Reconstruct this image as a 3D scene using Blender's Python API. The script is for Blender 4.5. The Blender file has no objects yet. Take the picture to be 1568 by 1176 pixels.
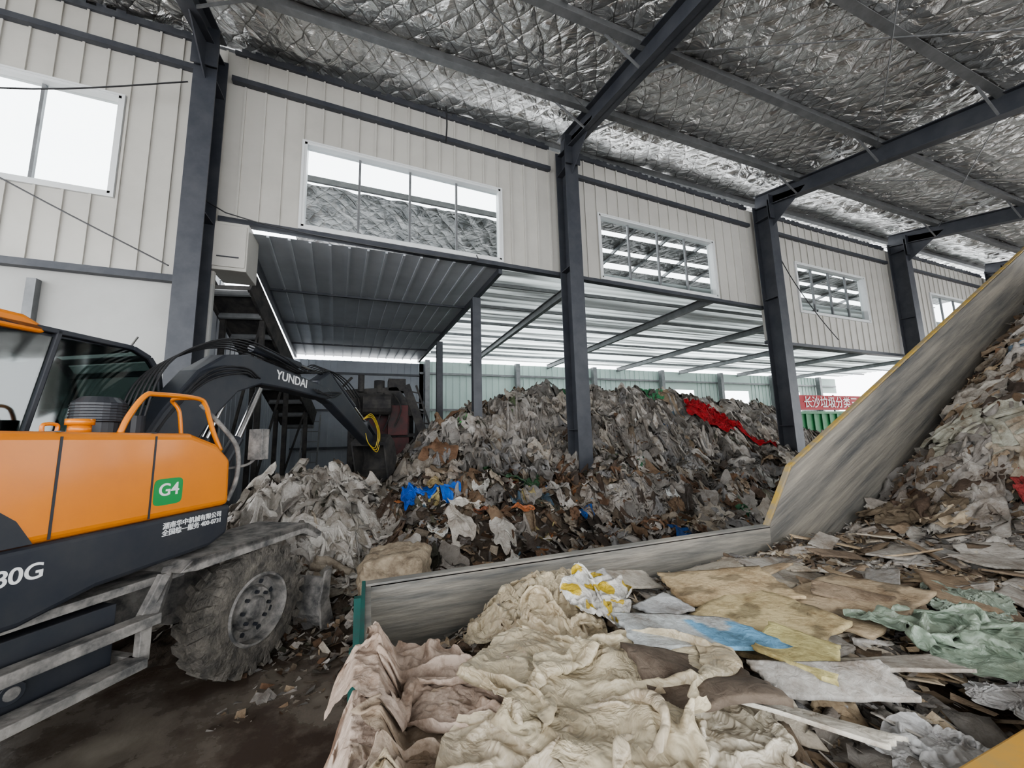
import bpy, math, random, bmesh
import numpy as np
from mathutils import Matrix, Vector
random.seed(7); RNG=np.random.RandomState(11)
SC=bpy.context.scene
try:
    SC.view_settings.look='AgX - Medium High Contrast'; SC.view_settings.exposure=.40
except Exception: pass
# ------------------------------------------------------------------ materials
def nt(name):
    m=bpy.data.materials.new(name); m.use_nodes=True
    n=m.node_tree.nodes; l=m.node_tree.links
    return m,n,l,n['Principled BSDF']
def mat(name,c1,c2=None,rough=.6,metal=0.0,scale=4.0,bump=0.0,bscale=None,stretch=(1,1,1),rot=(0,0,0),lo=.35,hi=.65,detail=6,rough2=None,coat=0):
    m,n,l,p=nt(name)
    p.inputs['Base Color'].default_value=(*c1,1); p.inputs['Roughness'].default_value=rough; p.inputs['Metallic'].default_value=metal
    if coat: p.inputs['Coat Weight'].default_value=coat; p.inputs['Coat Roughness'].default_value=.1
    tc=n.new('ShaderNodeTexCoord'); mp=n.new('ShaderNodeMapping'); mp.inputs['Scale'].default_value=stretch
    m0=n.new('ShaderNodeMapping'); m0.inputs['Rotation'].default_value=rot
    l.new(tc.outputs['Object'],m0.inputs['Vector']); l.new(m0.outputs[0],mp.inputs['Vector'])
    if c2 is not None:
        no=n.new('ShaderNodeTexNoise'); no.inputs['Scale'].default_value=scale; no.inputs['Detail'].default_value=detail; no.inputs['Roughness'].default_value=.65
        l.new(mp.outputs[0],no.inputs['Vector'])
        r=n.new('ShaderNodeValToRGB'); r.color_ramp.elements[0].position=lo; r.color_ramp.elements[1].position=hi
        r.color_ramp.elements[0].color=(*c1,1); r.color_ramp.elements[1].color=(*c2,1)
        l.new(no.outputs['Fac'],r.inputs[0]); l.new(r.outputs[0],p.inputs['Base Color'])
        if rough2 is not None:
            mr=n.new('ShaderNodeMapRange'); mr.inputs[1].default_value=lo; mr.inputs[2].default_value=hi
            mr.inputs[3].default_value=rough; mr.inputs[4].default_value=rough2
            l.new(no.outputs['Fac'],mr.inputs[0]); l.new(mr.outputs[0],p.inputs['Roughness'])
    if bump:
        nb=n.new('ShaderNodeTexNoise'); nb.inputs['Scale'].default_value=bscale or scale*4; nb.inputs['Detail'].default_value=5
        l.new(mp.outputs[0],nb.inputs['Vector'])
        b=n.new('ShaderNodeBump'); b.inputs['Strength'].default_value=bump; b.inputs['Distance'].default_value=.03
        l.new(nb.outputs['Fac'],b.inputs['Height']); l.new(b.outputs[0],p.inputs['Normal'])
    return m
def waste_mat(name,rough,bump,bs,dirt=.8,ridge=False):
    m,n,l,p=nt(name)
    at=n.new('ShaderNodeAttribute'); at.attribute_name='Col'
    tc=n.new('ShaderNodeTexCoord'); no=n.new('ShaderNodeTexNoise'); no.inputs['Scale'].default_value=5; no.inputs['Detail'].default_value=10; no.inputs['Roughness'].default_value=.75
    l.new(tc.outputs['Object'],no.inputs['Vector'])
    r=n.new('ShaderNodeValToRGB'); r.color_ramp.elements[0].position=.36; r.color_ramp.elements[0].color=(.32,.24,.17,1)
    r.color_ramp.elements[1].position=.58; r.color_ramp.elements[1].color=(1.05,1.03,1.0,1)
    l.new(no.outputs['Fac'],r.inputs[0])
    mx=n.new('ShaderNodeMix'); mx.data_type='RGBA'; mx.blend_type='MULTIPLY'; mx.inputs[0].default_value=dirt
    l.new(at.outputs['Color'],mx.inputs[6]); l.new(r.outputs[0],mx.inputs[7]); l.new(mx.outputs[2],p.inputs['Base Color'])
    p.inputs['Roughness'].default_value=rough
    nb=n.new('ShaderNodeTexNoise'); nb.inputs['Scale'].default_value=bs; nb.inputs['Detail'].default_value=6; nb.inputs['Distortion'].default_value=.6
    l.new(tc.outputs['Object'],nb.inputs['Vector'])
    h=nb.outputs['Fac']
    b=n.new('ShaderNodeBump'); b.inputs['Strength'].default_value=bump; b.inputs['Distance'].default_value=.02
    if ridge:
        nb.inputs['Detail'].default_value=3; nb.inputs['Distortion'].default_value=1.2
        a=n.new('ShaderNodeMath'); a.operation='SUBTRACT'; a.inputs[1].default_value=.5; l.new(h,a.inputs[0])
        c=n.new('ShaderNodeMath'); c.operation='ABSOLUTE'; l.new(a.outputs[0],c.inputs[0]); 
        d=n.new('ShaderNodeMath'); d.operation='MULTIPLY'; d.inputs[1].default_value=-3; l.new(c.outputs[0],d.inputs[0]); h=d.outputs[0]
    l.new(h,b.inputs['Height']); l.new(b.outputs[0],p.inputs['Normal'])
    return m
def foil_mat(name,c0,c1,rough=.35):
    m,n,l,p=nt(name)
    p.inputs['Metallic'].default_value=.9; p.inputs['Roughness'].default_value=rough
    tc=n.new('ShaderNodeTexCoord'); sp=n.new('ShaderNodeSeparateXYZ')
    wn=n.new('ShaderNodeTexNoise'); wn.inputs['Scale'].default_value=1.4
    l.new(tc.outputs['Object'],wn.inputs['Vector'])
    va=n.new('ShaderNodeVectorMath'); va.operation='MULTIPLY_ADD'; va.inputs[1].default_value=(.26,.26,.26)
    l.new(wn.outputs['Color'],va.inputs[0]); l.new(tc.outputs['Object'],va.inputs[2]); l.new(va.outputs[0],sp.inputs[0])
    def M(op,a,b=None,v=None):
        q=n.new('ShaderNodeMath'); q.operation=op
        l.new(a,q.inputs[0])
        if b is not None: l.new(b,q.inputs[1])
        if v is not None: q.inputs[1].default_value=v
        return q.outputs[0]
    ax=M('MULTIPLY',sp.outputs[0],v=2.9); ay=M('MULTIPLY',sp.outputs[1],v=1.9)
    u=M('PINGPONG',M('ADD',ax,ay),v=.5); w=M('PINGPONG',M('SUBTRACT',ax,ay),v=.5)
    mn=M('MINIMUM',u,w); sq=M('POWER',mn,v=.5)
    nb=n.new('ShaderNodeTexNoise'); nb.inputs['Scale'].default_value=2.6; nb.inputs['Detail'].default_value=5; nb.inputs['Distortion'].default_value=1.6
    l.new(tc.outputs['Object'],nb.inputs['Vector'])
    b1=n.new('ShaderNodeBump'); b1.inputs['Strength'].default_value=.65; b1.inputs['Distance'].default_value=.13
    b2=n.new('ShaderNodeBump'); b2.inputs['Strength'].default_value=.85; b2.inputs['Distance'].default_value=.2
    l.new(sq,b1.inputs['Height']); l.new(nb.outputs['Fac'],b2.inputs['Height']); l.new(b1.outputs[0],b2.inputs['Normal']); l.new(b2.outputs[0],p.inputs['Normal'])
    r=n.new('ShaderNodeValToRGB'); r.color_ramp.elements[0].position=.0; r.color_ramp.elements[0].color=(*c0,1)
    r.color_ramp.elements[1].position=.045; r.color_ramp.elements[1].color=(*c1,1)
    l.new(mn,r.inputs[0]); l.new(r.outputs[0],p.inputs['Base Color'])
    return m
M_foil=foil_mat('foil_insulation',(.32,.31,.29),(.76,.76,.75),.31)
M_foil2=foil_mat('dull_foil',(.05,.05,.045),(.15,.145,.14))
M_wall=mat('cream_cladding',(.48,.465,.43),(.40,.385,.355),rough=.45,scale=.8,lo=.4,hi=.75)
M_wall2=mat('plain_wall_panel',(.41,.41,.395),(.34,.335,.32),rough=.5,scale=.7,lo=.4,hi=.7)
M_steel=mat('dark_steel_paint',(.04,.044,.055),(.065,.068,.078),rough=.45,scale=3)
M_purlin=mat('galvanised_purlin',(.15,.155,.16),(.21,.215,.22),rough=.45,metal=.2,scale=5)
M_white=mat('white_frame',(.62,.63,.63),rough=.4)
M_greysheet=mat('grey_sheet',(.58,.61,.65),(.48,.51,.55),rough=.4,scale=1.2)
M_greywall=mat('grey_wall_sheet',(.30,.32,.35),(.25,.27,.30),rough=.4,scale=1.2)
M_paleg=mat('pale_green_sheet',(.44,.54,.50),(.38,.47,.44),rough=.5,scale=.6)
M_floor=mat('wet_muddy_concrete',(.085,.063,.05),(.33,.29,.24),rough=.07,rough2=.7,scale=1.1,bump=.14,bscale=12,lo=.44,hi=.70,detail=9)  # wet brown mud; the paler second tone paints in reflected light
M_orange=mat('orange_paint',(.70,.225,.018),(.60,.19,.02),rough=.32,scale=1.5,coat=.3)
M_black=mat('charcoal_paint',(.022,.026,.036),(.038,.040,.046),rough=.4,scale=4)
M_mach=mat('sooty_machine_steel',(.018,.018,.02),(.06,.055,.05),rough=.8,scale=5)
M_dusty=mat('dusty_black_metal',(.075,.075,.075),(.30,.28,.26),rough=.75,scale=8,bump=.2,lo=.36,hi=.62,detail=11)
M_tyre=mat('muddy_rubber',(.05,.047,.043),(.20,.18,.155),rough=.85,scale=9,bump=.7,bscale=40,lo=.34,hi=.68,detail=12)
M_decal=mat('white_decal',(.75,.75,.75),rough=.5)
M_green=mat('green_decal',(.02,.26,.07),rough=.4)
M_yel=mat('yellow_paint',(.46,.31,.07),(.30,.25,.17),rough=.6,scale=7,lo=.40,hi=.58)
M_yel2=mat('bright_yellow_paint',(.60,.30,.04),(.42,.28,.10),rough=.55,scale=6)
M_teal=mat('teal_paint',(.01,.12,.10),(.03,.085,.075),rough=.5,scale=5)
M_worn=mat('worn_steel_plate',(.12,.125,.125),(.42,.385,.33),rough=.5,metal=.15,scale=4,stretch=(.3,1,3),bump=.25,bscale=12,lo=.32,hi=.66,detail=12)
M_worn2=mat('worn_incline_plate',(.10,.105,.11),(.40,.365,.31),rough=.5,metal=.15,scale=3.0,stretch=(.2,1,2.6),rot=(0,math.radians(27),0),bump=.3,bscale=12,lo=.32,hi=.68,detail=13)
M_chrome=mat('chrome_rod',(.6,.6,.6),rough=.15,metal=1)
M_banner=mat('red_banner',(.40,.03,.04),rough=.6)
M_dgreen=mat('green_container_paint',(.03,.20,.07),(.02,.14,.05),rough=.5,scale=3)
M_rust=mat('rust_red_machine',(.09,.025,.025),(.03,.025,.025),rough=.7,scale=4)
M_bale=mat('dirty_sack',(.46,.38,.28),(.20,.155,.11),rough=.8,scale=9,bump=.7,bscale=22,detail=10)
M_hose=mat('hose_rubber',(.02,.02,.022),rough=.5)
M_yhose=mat('yellow_hose',(.5,.36,.04),rough=.5)
M_waste=waste_mat('mixed_waste',.85,.6,26)
M_plast=waste_mat('plastic_waste',.36,.5,12,.6,True)
def trans_mat():
    m,n,l,p=nt('translucent_roofing')
    tc=n.new('ShaderNodeTexCoord')
    no=n.new('ShaderNodeTexNoise'); no.inputs['Scale'].default_value=1.0; mp=n.new('ShaderNodeMapping'); mp.inputs['Scale'].default_value=(.12,3.4,1)
    l.new(tc.outputs['Object'],mp.inputs[0]); l.new(mp.outputs[0],no.inputs['Vector']); no.inputs['Detail'].default_value=3
    r=n.new('ShaderNodeValToRGB'); r.color_ramp.elements[0].position=.42; r.color_ramp.elements[1].position=.56
    r.color_ramp.elements[0].color=(.10,.10,.10,1); r.color_ramp.elements[1].color=(.75,.75,.75,1)
    l.new(no.outputs['Fac'],r.inputs[0])
    p.inputs['Base Color'].default_value=(.50,.53,.53,1); p.inputs['Roughness'].default_value=.5
    t=n.new('ShaderNodeBsdfTranslucent'); t.inputs[0].default_value=(.66,.71,.70,1)
    mx=n.new('ShaderNodeMixShader'); l.new(r.outputs[0],mx.inputs[0]); l.new(p.outputs[0],mx.inputs[1]); l.new(t.outputs[0],mx.inputs[2])
    l.new(mx.outputs[0],n['Material Output'].inputs[0]); return m
M_trans=trans_mat()
def glass_mat(name,tint,fac):
    m,n,l,p=nt(name)
    t=n.new('ShaderNodeBsdfTransparent'); t.inputs[0].default_value=(*tint,1)
    g=n.new('ShaderNodeBsdfGlossy'); g.inputs['Roughness'].default_value=.04
    mx=n.new('ShaderNodeMixShader'); mx.inputs[0].default_value=fac
    l.new(t.outputs[0],mx.inputs[1]); l.new(g.outputs[0],mx.inputs[2]); l.new(mx.outputs[0],n['Material Output'].inputs[0]); return m
M_cabglass=glass_mat('tinted_cab_glass',(.36,.42,.41),.12)
M_glass=glass_mat('window_glass',(.92,.94,.94),.05)
# ------------------------------------------------------------------ mesh builder
class B:
    def __init__(s): s.v=[];s.f=[];s.m=[]
    def add(s,vs,fs,m=0):
        o=len(s.v); s.v+= [tuple(p) for p in vs]; s.f+=[tuple(i+o for i in f) for f in fs]; s.m+=[m]*len(fs)
    def box(s,x0,x1,y0,y1,z0,z1,m=0):
        s.add([(x0,y0,z0),(x1,y0,z0),(x1,y1,z0),(x0,y1,z0),(x0,y0,z1),(x1,y0,z1),(x1,y1,z1),(x0,y1,z1)],
              [(0,3,2,1),(4,5,6,7),(0,1,5,4),(1,2,6,5),(2,3,7,6),(3,0,4,7)],m)
    def beam(s,p0,p1,w,h,m=0,up=(0,0,1)):
        p0=Vector(p0);p1=Vector(p1);d=(p1-p0).normalized();u=Vector(up);r=d.cross(u)
        if r.length<1e-3: r=d.cross(Vector((1,0,0)))
        r.normalize();u=r.cross(d)
        c=[]
        for p in (p0,p1):
            for a,b in ((-1,-1),(1,-1),(1,1),(-1,1)): c.append(p+r*a*w/2+u*b*h/2)
        s.add(c,[(0,1,2,3),(7,6,5,4),(0,4,5,1),(1,5,6,2),(2,6,7,3),(3,7,4,0)],m)
    def ibeam(s,p0,p1,w,h,t=.02,m=0,up=(0,0,1)):
        p0=Vector(p0);p1=Vector(p1);d=(p1-p0).normalized();u=Vector(up);r=d.cross(u).normalized();u=r.cross(d)
        s.beam(p0,p1,t,h,m,up)
        for q in (-1,1): s.beam(p0+u*q*(h/2-t/2),p1+u*q*(h/2-t/2),w,t,m,up)
    def prism(s,prof,a0,a1,m=0,axis='x'):
        n=len(prof)
        P=lambda a,p:(a,p[0],p[1]) if axis=='x' else ((p[0],a,p[1]) if axis=='y' else (p[0],p[1],a))
        vs=[P(a0,p) for p in prof]+[P(a1,p) for p in prof]
        fs=[tuple(range(n)),tuple(range(2*n-1,n-1,-1))]+[(i,i+n,(i+1)%n+n,(i+1)%n) for i in range(n)]
        s.add(vs,fs,m)
    def cyl(s,p0,p1,r,r2=None,seg=16,m=0):
        p0=Vector(p0);p1=Vector(p1);r2=r if r2 is None else r2
        d=(p1-p0).normalized();a=d.orthogonal().normalized();b=d.cross(a)
        vs=[];
        for p,q in ((p0,r),(p1,r2)):
            for i in range(seg):
                t=2*math.pi*i/seg; vs.append(p+(a*math.cos(t)+b*math.sin(t))*q)
        s.add(vs,[tuple(range(seg-1,-1,-1)),tuple(range(seg,2*seg))]+[(i,(i+1)%seg,(i+1)%seg+seg,i+seg) for i in range(seg)],m)
    def tube(s,pts,r,seg=8,m=0,sm=True):
        P=[Vector(p) for p in pts]
        if sm and len(P)>2:
            Q=[]
            for i in range(len(P)-1):
                a=P[max(i-1,0)];b=P[i];c=P[i+1];d=P[min(i+2,len(P)-1)]
                for k in range(6):
                    t=k/6; Q.append(.5*((2*b)+(c-a)*t+(2*a-5*b+4*c-d)*t*t+(3*b-a-3*c+d)*t**3))
            Q.append(P[-1]);P=Q
        n=len(P);vs=[];a=None
        for i,p in enumerate(P):
            d=(P[min(i+1,n-1)]-P[max(i-1,0)]).normalized()
            a=d.orthogonal() if a is None else a-d*a.dot(d)
            a.normalize();b=d.cross(a)
            for k in range(seg):
                t=2*math.pi*k/seg; vs.append(p+(a*math.cos(t)+b*math.sin(t))*r)
        fs=[(i*seg+k,i*seg+(k+1)%seg,(i+1)*seg+(k+1)%seg,(i+1)*seg+k) for i in range(n-1) for k in range(seg)]
        fs+=[tuple(range(seg-1,-1,-1)),tuple(range((n-1)*seg,n*seg))]
        s.add(vs,fs,m)
    def lathe(s,prof,c,seg=48,m=0):
        n=len(prof);vs=[]
        for i in range(seg):
            t=2*math.pi*i/seg
            for x,r in prof: vs.append((c[0]+x,c[1]+r*math.cos(t),c[2]+r*math.sin(t)))
        s.add(vs,[(i*n+j,i*n+j+1,((i+1)%seg)*n+j+1,((i+1)%seg)*n+j) for i in range(seg) for j in range(n-1)],m)
    def xf(s,fn): s.v=[tuple(fn(*p)) for p in s.v]
    def build(s,name,mats,parent=None,bevel=0,smooth=False,loc=None,rotz=0,segs=2):
        me=bpy.data.meshes.new(name); me.from_pydata([tuple(p) for p in s.v],[],s.f)
        for m in mats: me.materials.append(m)
        me.polygons.foreach_set('material_index',s.m)
        if smooth: me.polygons.foreach_set('use_smooth',[True]*len(me.polygons))
        me.update()
        bm=bmesh.new(); bm.from_mesh(me); bmesh.ops.recalc_face_normals(bm,faces=bm.faces); bm.to_mesh(me); bm.free()
        o=bpy.data.objects.new(name,me); SC.collection.objects.link(o)
        if loc: o.location=loc
        o.rotation_euler[2]=rotz
        if parent: o.parent=parent
        if bevel:
            b=o.modifiers.new('bevel','BEVEL'); b.width=bevel; b.segments=segs; b.limit_method='ANGLE'; b.angle_limit=.6
        return o
def empty(name,loc,rotz=0):
    o=bpy.data.objects.new(name,None); SC.collection.objects.link(o); o.location=loc; o.rotation_euler[2]=rotz; return o
def text(name,body,size,M,mt,parent=None,ext=.002):
    c=bpy.data.curves.new(name,'FONT'); c.body=body; c.size=size; c.extrude=ext; c.align_x='CENTER'; c.align_y='CENTER'; c.offset=size*.012
    o=bpy.data.objects.new(name,c); SC.collection.objects.link(o); c.materials.append(mt)
    if parent: o.parent=parent
    o.matrix_local=M; return o
# ------------------------------------------------------------------ camera + world
cam=bpy.data.cameras.new('camera'); co=bpy.data.objects.new('camera',cam); SC.collection.objects.link(co)
cam.lens=13.52; cam.sensor_width=36; cam.clip_start=.02; cam.clip_end=300
R=Matrix.Rotation(math.radians(-20.4),3,'Z')@Matrix.Rotation(math.radians(97.8),3,'X')@Matrix.Rotation(math.radians(-1.45),3,'Z')
co.matrix_world=Matrix.Translation((0,0,1.8))@R.to_4x4()
SC.camera=co
w=bpy.data.worlds.new('overcast_sky'); SC.world=w; w.use_nodes=True
w.node_tree.nodes['Background'].inputs[0].default_value=(.95,.975,1,1); w.node_tree.nodes['Background'].inputs[1].default_value=4.2
# ------------------------------------------------------------------ shell
def ws(x,y,z):
    xe=x if x<12 else 12+.6*(x-12)
    return (x,y,1.8+(z-1.8)*(1-.0075*xe)) if z>2 else (x,y,z)
def roofz(x,y,off): return 1.8+(6.2+off)*(1-.003*x)-.2*(7-y)
g=B(); g.box(-14,45,-10,32,-.1,0); g.build('floor',[M_floor])
def wallpanel(b,x0,x1,z0,z1,m=0,rib=.3,y=7.0):
    n=max(1,int(abs(x1-x0)/2)); 
    xs=np.linspace(x0,x1,n+1)
    for i in range(n): b.box(xs[i],xs[i+1],y,y+.08,z0,z1,m)
    if rib:
        k=math.ceil(x0/rib)
        while k*rib<x1:
            b.box(k*rib-.03,k*rib,y-.025,y+.001,z0,z1,m); k+=1
wb=B()
TOP=8.32;WB=5.42;WT=7.0
segs=[(-10,-6.3,4.24,None),(-6.3,-3.69,4.24,1),(-3.69,-2.35,4.24,None),(-2.35,-1.18,5.33,None),(-1.18,2.44,5.33,1),(2.44,4.82,5.33,None),(4.82,8.25,5.33,1),(8.25,9.9,5.33,None),
 (9.9,11.37,4.38,None),(11.37,14.5,4.38,1),(14.5,18.2,4.3,None),(18.2,21.6,4.3,1),(21.6,34,4.3,None)]
wins=[]
for x0,x1,zb,wn in segs:
    if wn: 
        wallpanel(wb,x0,x1,zb,WB); wallpanel(wb,x0,x1,WT,TOP); wins.append((x0,x1))
    else: wallpanel(wb,x0,x1,zb,TOP)
wallpanel(wb,-10,-2.35,0,4.24,1,rib=0)
wb.box(-2.35,9.9,6.96,7.1,5.28,5.36,2); wb.box(9.9,34,6.96,7.1,4.27,4.36,2)
wb.xf(ws); wb.build('wall_back',[M_wall,M_wall2,M_steel])
gb=B()
for x0,x1,z in [(-10,-2.8,7.78),(-2.3,3.6,7.78),(4.1,9.6,7.78),(10.1,15.8,7.78),(16.2,22,7.78)]:
    n=4; xs=np.linspace(x0,x1,n+1)
    for i in range(n): gb.box(xs[i],xs[i+1],6.90,6.99,z-.045,z+.045)
    k=60; xs=np.linspace(x0,x1,k+1)
    for i in range(k): gb.box(xs[i],xs[i+1],6.95,7.09,TOP-.03,TOP+.03+.05*abs(math.sin(i*1.7))+.03*abs(math.sin(i*.53)))  # wavy dark strip standing in for the shaded gap between wall top and foil
gb.box(-10,-2.8,6.88,6.99,4.18,4.28); 
gb.xf(ws); gb.build('trim_and_gap_strip',[M_steel])
wp=B()
for x in (-9,-6.9,-4.35): wp.box(x-.05,x+.05,6.9,6.995,0,4.1)
wp.build('trim_2',[M_purlin])
for i,(x0,x1) in enumerate(wins):
    b=B(); t=.04; nm=2 if i==0 else 4
    for (a0,a1,c0,c1) in [(x0,x1,WB,WB+t),(x0,x1,WT-t,WT),(x0,x0+t,WB,WT),(x1-t,x1,WB,WT)]: b.box(a0,a1,6.97,7.14,c0,c1,0)
    for (a0,a1,c0,c1) in [(x0-.04,x1+.04,WB-.05,WB),(x0-.04,x1+.04,WT,WT+.03),(x0-.04,x0,WB,WT),(x1,x1+.04,WB,WT)]: b.box(a0,a1,6.96,7.0,c0,c1,0)
    for k in range(1,nm):
        xm=x0+(x1-x0)*(k/nm if nm==4 else .64); b.box(xm-.02,xm+.02,7.06,7.11,WB+t,WT-t,2)
    b.box(x0+t,x1-t,7.08,7.085,WB+t,WT-t,1)
    b.xf(ws); b.build('window_%d'%(i+1),[M_white,M_glass,M_purlin])
COLS=(-8.7,-2.5,3.87,9.88,16.0,22.2)
for cx in COLS:
    b=B(); h=roofz(cx,6.75,.1)
    b.box(cx-.15,cx+.15,6.47,6.49,0,h); b.box(cx-.15,cx+.15,6.87,6.89,0,h); b.box(cx-.008,cx+.008,6.49,6.87,0,h)
    for z in (1.9,5.2,7.4): b.box(cx-.14,cx+.14,6.49,6.87,z,z+.015)
    b.box(cx-.2,cx+.2,6.42,6.94,0,.03)
    b.prism([(6.5,h-.75),(6.5,h+.1),(5.6,h-.12)],cx-.01,cx+.01)
    b.box(cx-.17,cx+.17,6.4,6.42,h-.55,h+.1)
    b.build('steel_column',[M_steel])
for cx in COLS:
    b=B(); b.ibeam((cx,6.9,roofz(cx,6.9,.2)),(cx,-6,roofz(cx,-6,.2)),.22,.38,.02)
    b.build('roof_rafter',[M_steel])
pb=B()
PY=[7.25,5.76,4.16,2.56,.96,-.64,-2.24,-3.84,-5.44]
for y in PY:
    a,c=[(x,y,roofz(x,y,.5)) for x in (-10,34)]
    pb.beam(a,c,.014,.26); pb.beam((a[0],y-.055,a[2]-.13),(c[0],y-.055,c[2]-.13),.12,.014); pb.beam((a[0],y+.055,a[2]+.12),(c[0],y+.055,c[2]+.12),.12,.014)
for cx in COLS[1:5]:
    for y in PY[1:6]:
        for sx in (-1,1):
            pb.beam((cx+sx*.1,y,roofz(cx,y,.02)),(cx+sx*.75,y,roofz(cx,y,.42)),.03,.03)
        pb.box(cx-.1,cx+.1,y-.012,y+.012,roofz(cx,y,.36),roofz(cx,y,.6))
pb.build('roof_purlins',[M_purlin])
rb=B()
for c0,c1,s in ((3.87,9.88,0),(9.88,16,1),(-2.5,3.87,1)):
    for y0,y1 in ((4.2,.9),(.9,4.2)):
        if s: y0+=1.5;y1+=1.5
        rb.tube([(c0,y0,roofz(c0,y0,.33)),(c1,y1,roofz(c1,y1,.33))],.009,6,0,False)
rb.build('roof_bracing_rods',[M_purlin])
cb=B()
cb.tube([(-6.5,6.8,6.4),(-4.5,6.7,6.75),(-2.75,6.6,7.35)],.012,6)
cb.tube([(-6,6.7,6.1),(-4.2,6.6,5.1),(-2.7,6.45,4.3)],.01,6)
cb.tube([(10,6.8,7.3),(10.6,6.7,6),(11.6,6.75,5.0),(12.5,6.8,4.3)],.012,6)
cb.tube([(1.2,6.4,7.95),(1.22,6.4,7.6),(1.2,6.4,7.2)],.014,6); cb.tube([(-2.4,6.6,6.3),(-2.2,6.8,5.4),(1.5,6.9,5.2),(1.9,6.9,5.35)],.01,6)
cb.build('hanging_cables',[M_hose])
def sn(x,y,seed,f=1.0,k=6):
    r=np.random.RandomState(seed); h=0
    for i in range(k):
        th=r.rand()*6.283; fr=f*(.6+1.1*i*.5+r.rand()*.4); h=h+np.sin(fr*(x*np.cos(th)+y*np.sin(th))*2+r.rand()*6.28)/(1+.5*i)
    return h/2.2
def grid_mesh(X,Y,Z):
    ny,nx=X.shape
    v=np.stack([X,Y,Z],-1).reshape(-1,3)
    i=np.arange((ny-1)*(nx-1)); r=i//(nx-1); c=i%(nx-1); a=r*nx+c
    return v,np.stack([a,a+1,a+nx+1,a+nx],-1)
def np_obj(name,V,F,mats,midx=None,col=None,smooth=True,parent=None):
    me=bpy.data.meshes.new(name); me.vertices.add(len(V)); me.vertices.foreach_set('co',V.astype(np.float32).ravel())
    me.loops.add(F.size); me.loops.foreach_set('vertex_index',F.astype(np.int32).ravel())
    me.polygons.add(len(F)); me.polygons.foreach_set('loop_start',(np.arange(len(F))*4).astype(np.int32))
    me.polygons.foreach_set('loop_total',np.full(len(F),4,np.int32))
    for m in mats: me.materials.append(m)
    if midx is not None: me.polygons.foreach_set('material_index',midx.astype(np.int32))
    me.polygons.foreach_set('use_smooth',np.full(len(F),smooth,bool))
    if col is not None:
        a=me.color_attributes.new('Col','FLOAT_COLOR','POINT'); a.data.foreach_set('color',np.c_[col,np.ones(len(col))].astype(np.float32).ravel())
    me.update(); me.validate()
    o=bpy.data.objects.new(name,me); SC.collection.objects.link(o)
    if parent: o.parent=parent
    return o
xs=np.arange(-10,34.01,.12); ys=np.arange(-6,8.0,.08); X,Y=np.meshgrid(xs,ys)
ph=(Y-.96)/1.6; sag=np.abs(np.sin(np.pi*ph))**.7
Z=1.8+(6.2+.65)*(1-.003*X)-.2*(7-Y)-sag*(.10+.06*sn(X,Y*.3,3,.7))+.03*sn(X,Y,5,4)+.012*sn(X,Y,6,9)
V,F=grid_mesh(X,Y,Z); np_obj('ceiling',V,F,[M_foil])
# ------------------------------------------------------------------ rear lean-to
b=B()
def cx_(s,y): t=(y-7.1)/9.9; return (-2.0-.8*t)*(1-s)+(2.45-.5*t)*s
N=14
for i in range(N):
    s0=i/N;s1=(i+1)/N
    b.add([(cx_(s0,7.1),7.1,5.26),(cx_(s1,7.1),7.1,5.26),(cx_(s1,17),17,5.26),(cx_(s0,17),17,5.26)],[(0,1,2,3)],0)
    b.beam((cx_(s0,7.1),7.1,5.24),(cx_(s0,17),17,5.24),.04,.03,0)
for y in (9.6,12.2,14.8): b.beam((cx_(0,y),y,5.21),(cx_(1,y),y,5.21),.05,.05,1)
for s in (0,1): b.beam((cx_(s,7.1),7.1,5.18),(cx_(s,17),17,5.18),.08,.12,1)
b.build('canopy_roof',[M_greysheet,M_steel])
b=B()
n=34
for i in range(n):
    y0=7.15+i*(9.85/n); y1=y0+9.85/n
    x0=-2.75-.1*(y0-7)/10;x1=-2.75-.1*(y1-7)/10
    b.add([(x0,y0,0),(x1+.0,y1-.06,0),(x1,y1-.06,4.95),(x0,y0,4.95),(x1-.04,y1-.03,0),(x1-.04,y1-.03,4.95),(x1,y1,0),(x1,y1,4.95)],[(0,1,2,3),(1,4,5,2),(4,6,7,5)],0)
b.build('wall_left',[M_greywall])
b=B()
x=-2.9
while x<2.0:
    b.box(x,x+.22,17,17.03,0,5.08); b.box(x+.22,x+.27,16.97,17.03,0,5.08); x+=.27
for z in (1.5,3,4.5): b.box(-2.9,2,16.9,16.97,z,z+.08,1)
b.build('wall_far',[M_greywall,M_steel])
b=B()
x=2.0
while x<30:
    if x<13 or (int((x-13)/2.2)%2==0):
        b.box(x,x+.25,17,17.03,0,5.2); b.box(x+.25,x+.31,16.97,17.03,0,5.2)
    else:
        b.box(x,x+.31,17,17.03,0,2.6); b.box(x,x+.31,17,17.03,4.2,5.2)
    x+=.31
for z in (1.5,3,4.6): b.box(2,30,16.86,16.96,z,z+.09,1)
for x in (2.3,6.5,10.7,15,19.3,23.6,28): b.box(x-.1,x+.1,16.6,16.85,0,5.2,1)
b.build('wall_far.001',[M_paleg,M_purlin])
ys=np.arange(7.12,17.2,.045); xs=np.array([2.5,6,10,14,18,22,26,31.]); X,Y=np.meshgrid(xs,ys)
X=X.copy(); X[:,0]=2.45-.5*(Y[:,0]-7.1)/9.9
Z=5.42+.02*np.sign(np.sin(Y*2*np.pi/.27))*np.minimum(1,np.abs(np.sin(Y*2*np.pi/.27))*2)
V,F=grid_mesh(X,Y,Z); np_obj('translucent_roof',V,F,[M_trans],smooth=False)
b=B()
for x in (4.3,8.2,12.3,16.5,21,26): b.ibeam((x,7.1,5.18),(x,17,5.18),.12,.20,.015,0)
for y in np.arange(8.2,17,1.5): b.beam((2.3,y,5.34),(31,y,5.34),.05,.08,0)
b.build('lean_to_roof_beams',[M_purlin])
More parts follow.
